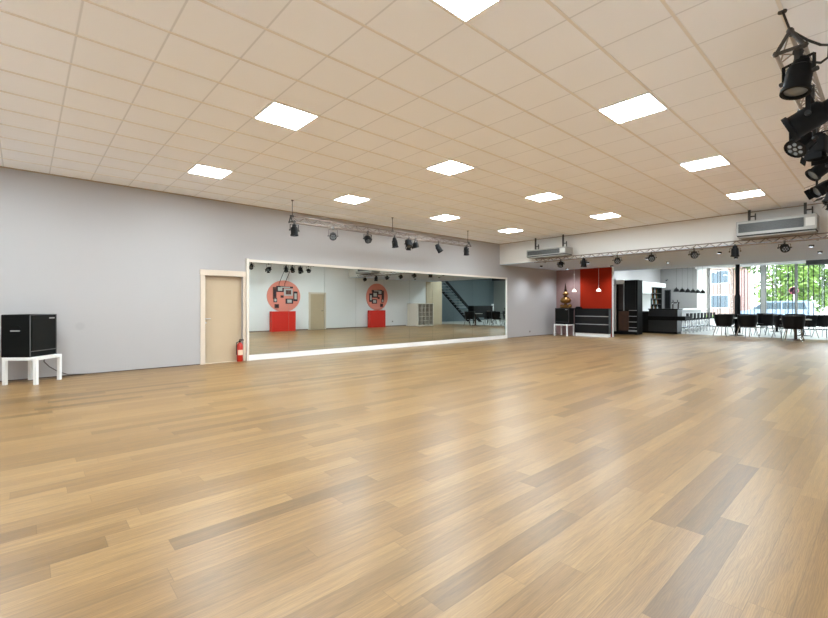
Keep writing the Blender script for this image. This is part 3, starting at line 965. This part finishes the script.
for z, sn in shelf_names.items():
    for k in range(8):
        ci = (k * 2 + int(z * 7)) % 3
        x = 27.6 + 0.18 + k * 0.21
        b = MB().lathe([(0.0, 0), (0.04, 0), (0.042, 0.01), (0.042, 0.17), (0.018, 0.22), (0.015, 0.28), (0.0, 0.28)], n=12).build('bottle', bcols[ci], None, True, (x, 9.78, z))
        tag(b, '%s bottle, %s from the left on %s of the dark bar shelf' % (cn[ci], ORD[k], sn), 'bottle', 'bottles on the dark bar shelf')
t = thing('wall_panel', 'narrow dark upright panel on the grey cafe wall beside the bottle shelf', 'panel', (FX, 9.56, 0.98))
MB().box((-0.05, 0, 0), (0, 0.36, 1.32)).build('board', CHARCOAL, t)
MB().box((-0.06, 0.05, 0.06), (-0.05, 0.31, 1.26), 0.003).build('inset', BLACK, t)
t = thing('security_camera', 'tiny dark camera high on the grey cafe wall', 'camera', (FX - 0.0, 9.75, 2.95))
MB().box((-0.06, -0.03, -0.03), (0, 0.03, 0.03)).build('bracket', GREYBOX, t)
MB().tube((-0.2, 0.02, -0.05), (-0.04, 0, 0.0), 0.045).build('body', CHARCOAL, t, True)

# dark bar counter facing the hall
t = thing('bar_counter', 'dark bar counter with a raised front facing the dance floor', 'bar counter', (21.7, 6.44, 0))
MB().box((0.06, 0.02, 0.0), (0.6, 1.75, 0.10)).build('kick_plate', BLACK, t)
MB().box((0.0, 0.0, 0.10), (0.65, 1.20, 0.62), 0.004).build('lower_front', CHARCOAL, t)
MB().box((-0.12, -0.35, 0.62), (0.65, 1.20, 0.80), 0.006).build('ledge', BLACK, t)
MB().box((0.05, 0.0, 0.80), (0.65, 1.20, 1.10), 0.004).build('upper_front', CHARCOAL, t)
MB().box((0.0, -0.02, 1.10), (0.7, 1.22, 1.145), 0.006).build('counter_top', BLACK, t)
MB().box((0.02, 1.2, 0.10), (0.65, 1.78, 1.02), 0.004).build('end_block', BLKGLOSS, t)
tp = thing('beer_tap', 'steel beer tap column standing on the dark bar counter', 'beer tap', (22.05, 6.5, 1.145))
MB().tube((0, 0, 0), (0, 0, 0.26), 0.03).tube((0, 0.22, 0), (0, 0.22, 0.26), 0.03).tube((0, -0.05, 0.27), (0, 0.27, 0.27), 0.032).build('column', DARKSTEEL, tp, True)
MB().tube((-0.02, 0.02, 0.27), (-0.12, 0.02, 0.22), 0.012).tube((-0.02, 0.2, 0.27), (-0.12, 0.2, 0.22), 0.012).build('spout', STEEL, tp)
MB().tube((-0.03, 0.02, 0.29), (-0.05, 0.02, 0.40), 0.014).tube((-0.03, 0.2, 0.29), (-0.05, 0.2, 0.40), 0.014).build('tap_handle', BLACK, tp)

# long white bar with stools
LBX0, LBX1 = 22.45, 27.8
t = thing('white_bar', 'long white bar counter running back towards the shop window', 'bar counter', (LBX0, 6.78, 0))
MB().box((0, 0, 1.06), (LBX1 - LBX0, 0.75, 1.13), 0.006).build('counter_top', LACK, t)
MB().box((0.05, 0.28, 0.0), (LBX1 - LBX0 - 0.05, 0.7, 1.06)).build('body', mat('bar_panel_white', (214, 214, 212), 0.4), t)
MB().tube((0.1, 0.18, 0.22), (LBX1 - LBX0 - 0.1, 0.18, 0.22), 0.022).build('foot_rail', CHROME, t, True)
for x in (0.5, 2.7, 4.9):
    MB().box((x - 0.012, 0.17, 0), (x + 0.012, 0.28, 0.03)).box((x - 0.012, 0.17, 0), (x + 0.012, 0.19, 0.22)).build('rail_bracket', CHROME, t)
stool = None
for k in range(9):
    lab = 'black bar stool with chrome legs along the white bar, %s from the dark counter' % ORD[k]
    loc = (22.68 + k * 0.56, 6.5, 0)
    if stool is None:
        stool = thing('bar_stool', lab, 'bar stool', loc, 0, 'bar stools along the white bar')
        MB().box((-0.2, -0.19, 0.60), (0.2, 0.19, 0.66), 0.015).build('seat', BLACK, stool, True)
        MB().box((-0.13, -0.22, 0.60), (0.13, -0.17, 0.93), 0.012).build('backrest', BLACK, stool, True)
        for a in (-1, 1):
            for b in (-1, 1):
                MB().tube((a * 0.15, b * 0.14, 0.605), (a * 0.21, b * 0.19, 0.0), 0.013).build('leg', CHROME, stool, True)
        f = MB()
        q = [Vector((s * 0.19, u * 0.175, 0.25)) for s, u in ((-1, -1), (1, -1), (1, 1), (-1, 1))]
        for i in range(4):
            f.tube(q[i], q[(i + 1) % 4], 0.01)
        f.build('footrest', CHROME, stool)
    else:
        dup(stool, lab, loc)
bp = None
BG = 'black pendants above the white bar'
for k in range(6):
    lab = 'black dome pendant lamp above the white bar, %s from the dark counter' % ORD[k]
    loc = (23.3 + k * 0.86, 6.95, 1.95)
    bp = pendant(lab, *loc, CZ, 0.125, 0.17, BLACK, RUBBER, BG) if bp is None else (dup(bp, lab, loc) and bp)

# black column in the cafe
t = thing('round_column', 'slender black column before the shop window, thicker in its lower half', 'column', (25.0, 4.88, 0))
MB().tube((0, 0, 0), (0, 0, CZ), 0.085, n=20).build('shaft', BLACK, t, True)
MB().lathe([(0.0, 0), (0.12, 0), (0.12, 1.72), (0.10, 1.78), (0, 1.78)]).build('casing', BLACK, t, True)

# cafe tables and tub chairs
def pedestal_table(label, x, y, r, hgt, legm, topm):
    t = thing('cafe_table', label, 'table', (x, y, 0), 0, 'round cafe tables')
    MB().lathe([(0, hgt - 0.03), (r, hgt - 0.03), (r + 0.004, hgt - 0.015), (r, hgt), (0, hgt)], n=28).build('tabletop', topm, t, True)
    MB().lathe([(0.05, 0.03), (0.045, hgt - 0.03)], n=14).build('column', legm, t, True)
    MB().lathe([(0, 0), (0.26, 0), (0.26, 0.012), (0.06, 0.035), (0, 0.035)], n=24).build('base', legm, t, True)
    return t
pedestal_table('round cafe table with a pale edge left of the black column', 22.75, 4.48, 0.45, 0.76, BLACK, GREYBOX)
pedestal_table('round cafe table on a black foot far back beside the window pier', 27.2, 3.75, 0.42, 0.76, BLACK, BLACK)
pedestal_table('round cafe table on a brown column at the nearest tub chair', 21.5, 2.42, 0.45, 0.78, BROWNT, GREYBOX)
pedestal_table('round dark cafe table at the right edge between tilted chairs', 24.65, 2.55, 0.42, 0.76, BLACK, BLACK)
chair = None
LEATHER = mat('black_leather', (10, 10, 12), 0.45, var=0.1, scale=30, spec=0.3)
chairs = [
    (21.9, 4.75, -20, 'black tub chair at the left side of the table near the black column'),
    (21.75, 3.92, 45, 'black tub chair with its wide back to the dance floor before the black column'),
    (23.3, 4.95, -130, 'black tub chair behind the table near the black column, to the left'),
    (23.45, 4.25, 170, 'black tub chair behind the table near the black column, to the right'),
    (23.3, 3.62, 120, 'black tub chair left of a pair beside the window pier'),
    (24.1, 3.45, 100, 'black tub chair right of a pair beside the window pier'),
    (20.95, 2.42, 0, 'nearest black tub chair with its back to the dance floor'),
    (22.25, 2.85, -140, 'black tub chair across the brown column table, to the left'),
    (23.35, 2.3, 30, 'black tub chair seen sideways at the right before the shop window'),
    (24.0, 1.82, 60, 'black tub chair cut by the right edge of the photo'),
    (25.55, 2.9, -150, 'black tub chair at the back of the dark right edge table'),
    (26.6, 4.1, -40, 'black tub chair far back by the black footed table'),
]
for (x, y, a, lab) in chairs:
    if chair is None:
        chair = thing('tub_chair', lab, 'chair', (x, y, 0), radians(a), 'black tub chairs in the cafe')
        chair.scale = (1.08,) * 3
        MB().lathe([(0, 0.40), (0.23, 0.40), (0.25, 0.42), (0.25, 0.465), (0.22, 0.485), (0, 0.485)], n=24).build('seat', LEATHER, chair, True)
        # shell opens towards local +X
        MB().lathe([(0.255, 0.40), (0.30, 0.60), (0.315, 0.84), (0.285, 0.845), (0.265, 0.60), (0.252, 0.42), (0.255, 0.40)], n=24, a0=radians(62), a1=radians(298)).build('backrest', LEATHER, chair, True)
        for p in (-1, 1):
            for q in (-1, 1):
                MB().tube((p * 0.17, q * 0.17, 0.405), (p * 0.25, q * 0.25, 0.0), 0.015).build('leg', CHROME, chair, True)
    else:
        dup(chair, lab, (x, y, 0), radians(a)).scale = (1.08,) * 3

# ------------------------------------------------------------ right side seen in the mirror
def booth(x0, x1, label, plabel, cz, n, extra):
    w_ = x1 - x0
    t = thing('booth_desk', label, 'desk', (x0, RY + 0.02, 0), 0, 'red booth desks')
    MB().box((0.0, 0.32, 0.0), (w_, 0.36, 1.0), 0.003).build('front_panel', BOOTHRED, t)
    MB().box((0, 0.06, 0), (0.04, 0.32, 1.0)).build('side_panel', BOOTHRED, t)
    MB().box((w_ - 0.04, 0.06, 0), (w_, 0.32, 1.0)).build('side_panel', BOOTHRED, t)
    MB().box((0.04, 0.06, 0.95), (w_ - 0.04, 0.32, 0.985)).build('desk_top', DBROWN, t)
    cx = (x0 + x1) / 2 + extra
    p = thing('round_panel', plabel, 'wall panel', (cx, RY, cz), 0, 'round pink wall panels')
    Mx = Matrix.Rotation(-pi / 2, 4, 'X')
    MB().lathe([(0, 0), (0.80, 0), (0.80, 0.03), (0, 0.03)], n=48, M=Mx).build('disc', SALMON, p)
    if n == 1:
        p.scale = (1.12, 1, 1)
    pm = [mat('picture_dark', (48, 28, 40), 0.5), mat('picture_pale', (190, 186, 180), 0.5), mat('picture_brown', (96, 56, 46), 0.5)]
    items = [(-0.45, 0.15, 0.16, 0.6, 2), (-0.2, 0.36, 0.35, 0.3, 0), (0.2, 0.2, 0.42, 0.36, 1), (0.25, -0.25, 0.36, 0.26, 0), (-0.42, -0.2, 0.16, 0.22, 0), (-0.35, -0.5, 0.2, 0.2, 2), (0.55, 0.0, 0.2, 0.5, 0), (0.05, 0.45, 0.75, 0.09, 0), (-0.1, -0.02, 0.14, 0.12, 2)]
    for (a, b, ww, hh, mi) in items:
        if n == 2:
            a, b = -a * 0.9, b * 0.9 - 0.05
            mi = 0 if mi == 1 else mi
        f = MB().box((a - ww / 2, 0.03, b - hh / 2), (a + ww / 2, 0.06, b + hh / 2), 0.004).build('picture', pm[mi], p)
        MB().box((a - ww * 0.3, 0.06, b - hh * 0.3), (a + ww * 0.3, 0.063, b + hh * 0.3)).build('picture_field', pm[(mi + 1) % 3], f)
booth(9.0, 10.25, 'red booth desk against the right wall, the nearer one in the mirror', 'round pink wall panel with pictures above the nearer red booth', 1.76, 1, 0.16)
booth(14.95, 16.05, 'red booth desk against the right wall, the farther one in the mirror', 'round pink wall panel with pictures above the farther red booth', 1.80, 2, 0.2)

t = thing('cube_shelf', 'white cube shelf standing out from the right wall, seen in the mirror', 'shelf', (18.1, RY + 0.02, 0))
cs = MB()
cs.box((0, 0, 0), (0.04, 1.0, 1.42)).box((1.30, 0, 0), (1.34, 1.0, 1.42)).box((0.04, 0, 1.38), (1.30, 1.0, 1.42)).box((0.04, 0, 0), (1.30, 1.0, 0.05)).box((0.04, 0.45, 0.05), (1.30, 0.47, 1.38))
cs.build('carcass', mat('shelf_cream', (222, 214, 200), 0.5), t)
dv = MB()
for k in range(1, 4):
    dv.box((0.04 + k * 0.315 - 0.015, 0.47, 0.05), (0.04 + k * 0.315 + 0.015, 1.0, 1.38))
for k in range(1, 5):
    for q in range(4):
        dv.box((0.04 + q * 0.315 + 0.016, 0.47, 0.05 + k * 0.27 - 0.01), (0.04 + (q + 1) * 0.315 - 0.016, 0.98, 0.05 + k * 0.27 + 0.01))
dv.build('dividers', mat('shelf_cream2', (206, 198, 186), 0.5), t)
MB().box((0.06, 0.472, 0.06), (1.28, 0.48, 1.37)).build('back_board', mat('dark_back', (30, 29, 28), 0.7), t)

t = thing('sideboard', 'high black sideboard at the stairs side of the cafe, seen in the mirror', 'sideboard', (23.6, 0.0, 0))
MB().box((0, 0, 0.42), (2.2, 0.5, 1.22), 0.01).build('body', BLACK, t)
MB().box((-0.03, -0.02, 1.22), (2.23, 0.52, 1.27), 0.006).build('top', BLKGLOSS, t)
for a in (0.04, 2.12):
    for b in (0.03, 0.43):
        MB().box((a, b, 0), (a + 0.05, b + 0.05, 0.42)).build('leg', BLACK, t)
t = thing('white_post', 'white post beside the high black sideboard, seen in the mirror', 'post', (26.1, 0.25, 0))
MB().tube((0, 0, 0), (0, 0, 1.35), 0.07, n=16).build('shaft', LACK, t, True)
MB().lathe([(0, 1.35), (0.09, 1.35), (0.09, 1.39), (0, 1.39)], n=16).build('cap', LACK, t)

# open metal staircase
t = thing('staircase', 'dark open metal staircase in the room beyond, seen in the mirror', 'staircase', (26.5, -1.2, 0))
RUN, RISE = 3.9, 3.0
n = 15
def sx(f): return -RUN * f
for yy in (0.0, -1.2):
    MB().prism([(0.12, 0.0), (-0.22, 0.0), (sx(1) - 0.1, RISE - 0.02), (sx(1) - 0.1, RISE + 0.2)], 'y', yy - 0.03, yy + 0.03).build('stringer', BLACK, t)
for k in range(n):
    f = (k + 1) / n
    MB().box((sx(f) - 0.02, -1.17, RISE * f - 0.06), (sx(f) + 0.26, -0.02, RISE * f - 0.025)).build('tread', STEEL, t)
hr = MB()
hr.tube((0.0, -1.2, 0.95), (sx(1), -1.2, RISE + 0.95 - 0.3), 0.022)
hr.build('handrail', BLACK, t)
for f in (0.02, 0.34, 0.66):
    MB().tube((sx(f), -1.2, RISE * f + 0.05), (sx(f), -1.2, RISE * f * 0.9 + 0.95), 0.016).build('baluster', BLACK, t)

# ------------------------------------------------------------ outside
struct('ground', MB().box((FX + 0.2, -60, -0.3), (140, 90, -0.12)), mat('pale_paving', (196, 196, 190), 0.85, var=0.05, scale=0.6))
go = MB().box((58, 8.0, -0.12), (64, 40, 0.05)).build('lawn', mat('grass_green', (112, 150, 66), 0.9, var=0.2, scale=4))
tag(go, 'strip of bright green grass along the far side of the street', 'grass', kind='stuff')

# parked van
van = thing('parked_van', 'pale blue grey van parked in the street outside the shop window', 'van', (44.0, 6.2, -0.12))
VB = mat('van_paint', (128, 146, 168), 0.35)
VG = mat('van_glass', (70, 84, 92), 0.1)
prof = [(-2.25, 0.32), (2.15, 0.32), (2.22, 0.62), (2.12, 0.92), (1.35, 1.10), (0.62, 1.66), (0.4, 1.74), (-1.9, 1.76), (-2.18, 1.6), (-2.28, 0.9)]
MB().prism(prof, 'x', -0.88, 0.88).build('body', VB, van)
MB().prism([(1.22, 1.12), (0.62, 1.60), (0.52, 1.60), (0.52, 1.12)], 'x', -0.895, 0.895).prism([(0.45, 1.12), (0.45, 1.62), (-0.5, 1.64), (-0.5, 1.12)], 'x', -0.895, 0.895).prism([(-0.58, 1.12), (-0.58, 1.64), (-1.85, 1.62), (-2.0, 1.12)], 'x', -0.895, 0.895).build('window', VG, van)
for yy in (1.4, -1.45):
    for xx in (-0.8, 0.8):
        wh = MB()
        wh.tube((xx - 0.11, yy, 0.32), (xx + 0.11, yy, 0.32), 0.32, n=24)
        wo = wh.build('wheel', RUBBER, van, True)
        MB().tube((xx - 0.115, yy, 0.32), (xx + 0.115, yy, 0.32), 0.19, n=18).build('hubcap', STEEL, wo, True)
MB().box((-0.86, 2.08, 0.6), (-0.5, 2.2, 0.8), 0.02).box((0.5, 2.08, 0.6), (0.86, 2.2, 0.8), 0.02).build('headlight', LENS, van)

# round sign
t = thing('street_sign', 'round blue sign with a red rim and slash on a post behind the van', 'sign', (46.0, 5.28, -0.12))
MB().tube((0, 0, 0), (0, 0, 2.95), 0.035).build('post', STEEL, t, True)
My = Matrix.Translation((-0.04, 0, 2.6)) @ Matrix.Rotation(-pi / 2, 4, 'Y')
MB().lathe([(0, 0), (0.3, 0), (0.3, 0.008), (0, 0.008)], n=32, M=My).build('disc', mat('sign_blue', (92, 92, 178), 0.4), t)
sg = MB()
sg.lathe([(0.278, 0.008), (0.30, 0.008), (0.30, 0.014), (0.278, 0.014), (0.278, 0.008)], n=32, M=My)
for a in (pi / 4,):
    sg.box((-0.011, -0.28, 0.009), (0.011, 0.28, 0.013), M=My @ Matrix.Rotation(a, 4, 'Z'))
sg.build('red_ring', mat('sign_red', (196, 96, 120), 0.4), t)

# building across the street
bd = thing('brick_building', 'pale pink brick building across the street behind the left window bay', 'building', (72, 22, -0.12))
MB().box((0, -8, 0), (8, 14, 12)).build('facade', brick_material('pink_brick', (146, 106, 100), (132, 92, 88), (158, 138, 130), 3.0), bd)
for k in range(5):
    for z in (1.0, 4.4):
        f = MB().box((-0.06, -7.0 + k * 4.0, z), (0.0, -4.8 + k * 4.0, z + 1.9)).build('window', LACK, bd)
        MB().box((-0.08, -6.9 + k * 4.0, z + 0.1), (-0.06, -4.9 + k * 4.0, z + 1.8)).build('pane', mat('far_glass', (78, 92, 104), 0.3), f)

def leaf_mat(name, a, b):
    m = bpy.data.materials.new(name)
    m.use_nodes = True
    nt_ = m.node_tree
    bs_ = nt_.nodes['Principled BSDF']
    bs_.inputs['Roughness'].default_value = 0.6
    oi = N(nt_, 'ShaderNodeNewGeometry')
    n_ = N(nt_, 'ShaderNodeTexNoise'); n_.inputs['Scale'].default_value = 1.3
    nt_.links.new(oi.outputs['Position'], n_.inputs['Vector'])
    r = N(nt_, 'ShaderNodeValToRGB')
    r.color_ramp.elements[0].position = 0.35; r.color_ramp.elements[1].position = 0.65
    r.color_ramp.elements[0].color = (*lin(a), 1); r.color_ramp.elements[1].color = (*lin(b), 1)
    nt_.links.new(n_.outputs['Fac'], r.inputs['Fac'])
    nt_.links.new(r.outputs['Color'], bs_.inputs['Base Color'])
    return m
BARK = mat('bark', (150, 122, 108), 0.9, var=0.2, scale=5)
def tree(label, x, y, hgt, rad, zc, seed, lm, leaves=2600, trunk=0.2):
    rg = random.Random(seed)
    t = thing('street_tree', label, 'tree', (x, y, -0.12), 0, 'trees across the street')
    tr = MB()
    tr.tube((0, 0, 0), (0.1, 0.15, zc * 0.6), trunk, trunk * 0.7)
    for k in range(6):
        a = k * 1.05
        tr.tube((0.1, 0.15, zc * 0.6), (rad * 0.6 * cos(a), rad * 0.6 * sin(a), zc + rg.uniform(-0.3, 0.5) * rad), trunk * 0.45, 0.03)
    tr.build('trunk', BARK, t, True)
    f = MB()
    blobs = [(rg.uniform(-0.5, 0.5) * rad, rg.uniform(-0.65, 0.65) * rad, zc + rg.uniform(-0.55, 0.55) * (hgt - zc), rg.uniform(0.35, 0.6) * rad) for _ in range(12)]
    for k in range(leaves):
        bx_, by_, bz_, br_ = blobs[k % len(blobs)]
        d = Vector((rg.gauss(0, 1), rg.gauss(0, 1), rg.gauss(0, 1))).normalized() * br_ * rg.uniform(0.55, 1.0)
        p = Vector((bx_, by_, bz_)) + d
        if p.z < 0.2:
            continue
        u = Vector((rg.gauss(0, 1), rg.gauss(0, 1), rg.gauss(0, 1))).normalized()
        v = u.orthogonal().normalized()
        s = rg.uniform(0.14, 0.28)
        vs = [f.bm.verts.new(p + u * s), f.bm.verts.new(p + v * s * 0.55), f.bm.verts.new(p - u * s), f.bm.verts.new(p - v * s * 0.55)]
        f.bm.faces.new(vs)
    f.build('foliage', lm, t)
LG = leaf_mat('leaves_bright', (62, 98, 34), (146, 178, 84))
LD = leaf_mat('leaves_mid', (52, 84, 34), (120, 154, 70))
tree('bright green street tree behind the parked van and the round sign', 54.5, 6.9, 7.5, 2.9, 3.8, 1, LG, 4200)
tree('green street tree right of the round sign, beyond the van', 62.5, 4.1, 8.5, 3.6, 3.8, 2, LD, 4200)
tree('large green street tree at the right edge of the window view', 53, -0.2, 8.0, 3.4, 3.6, 3, LG, 4200)
tree('tree with a bare pale trunk in front of the pink building', 50, 9.9, 9.0, 2.4, 6.6, 4, LD, 1600, 0.24)
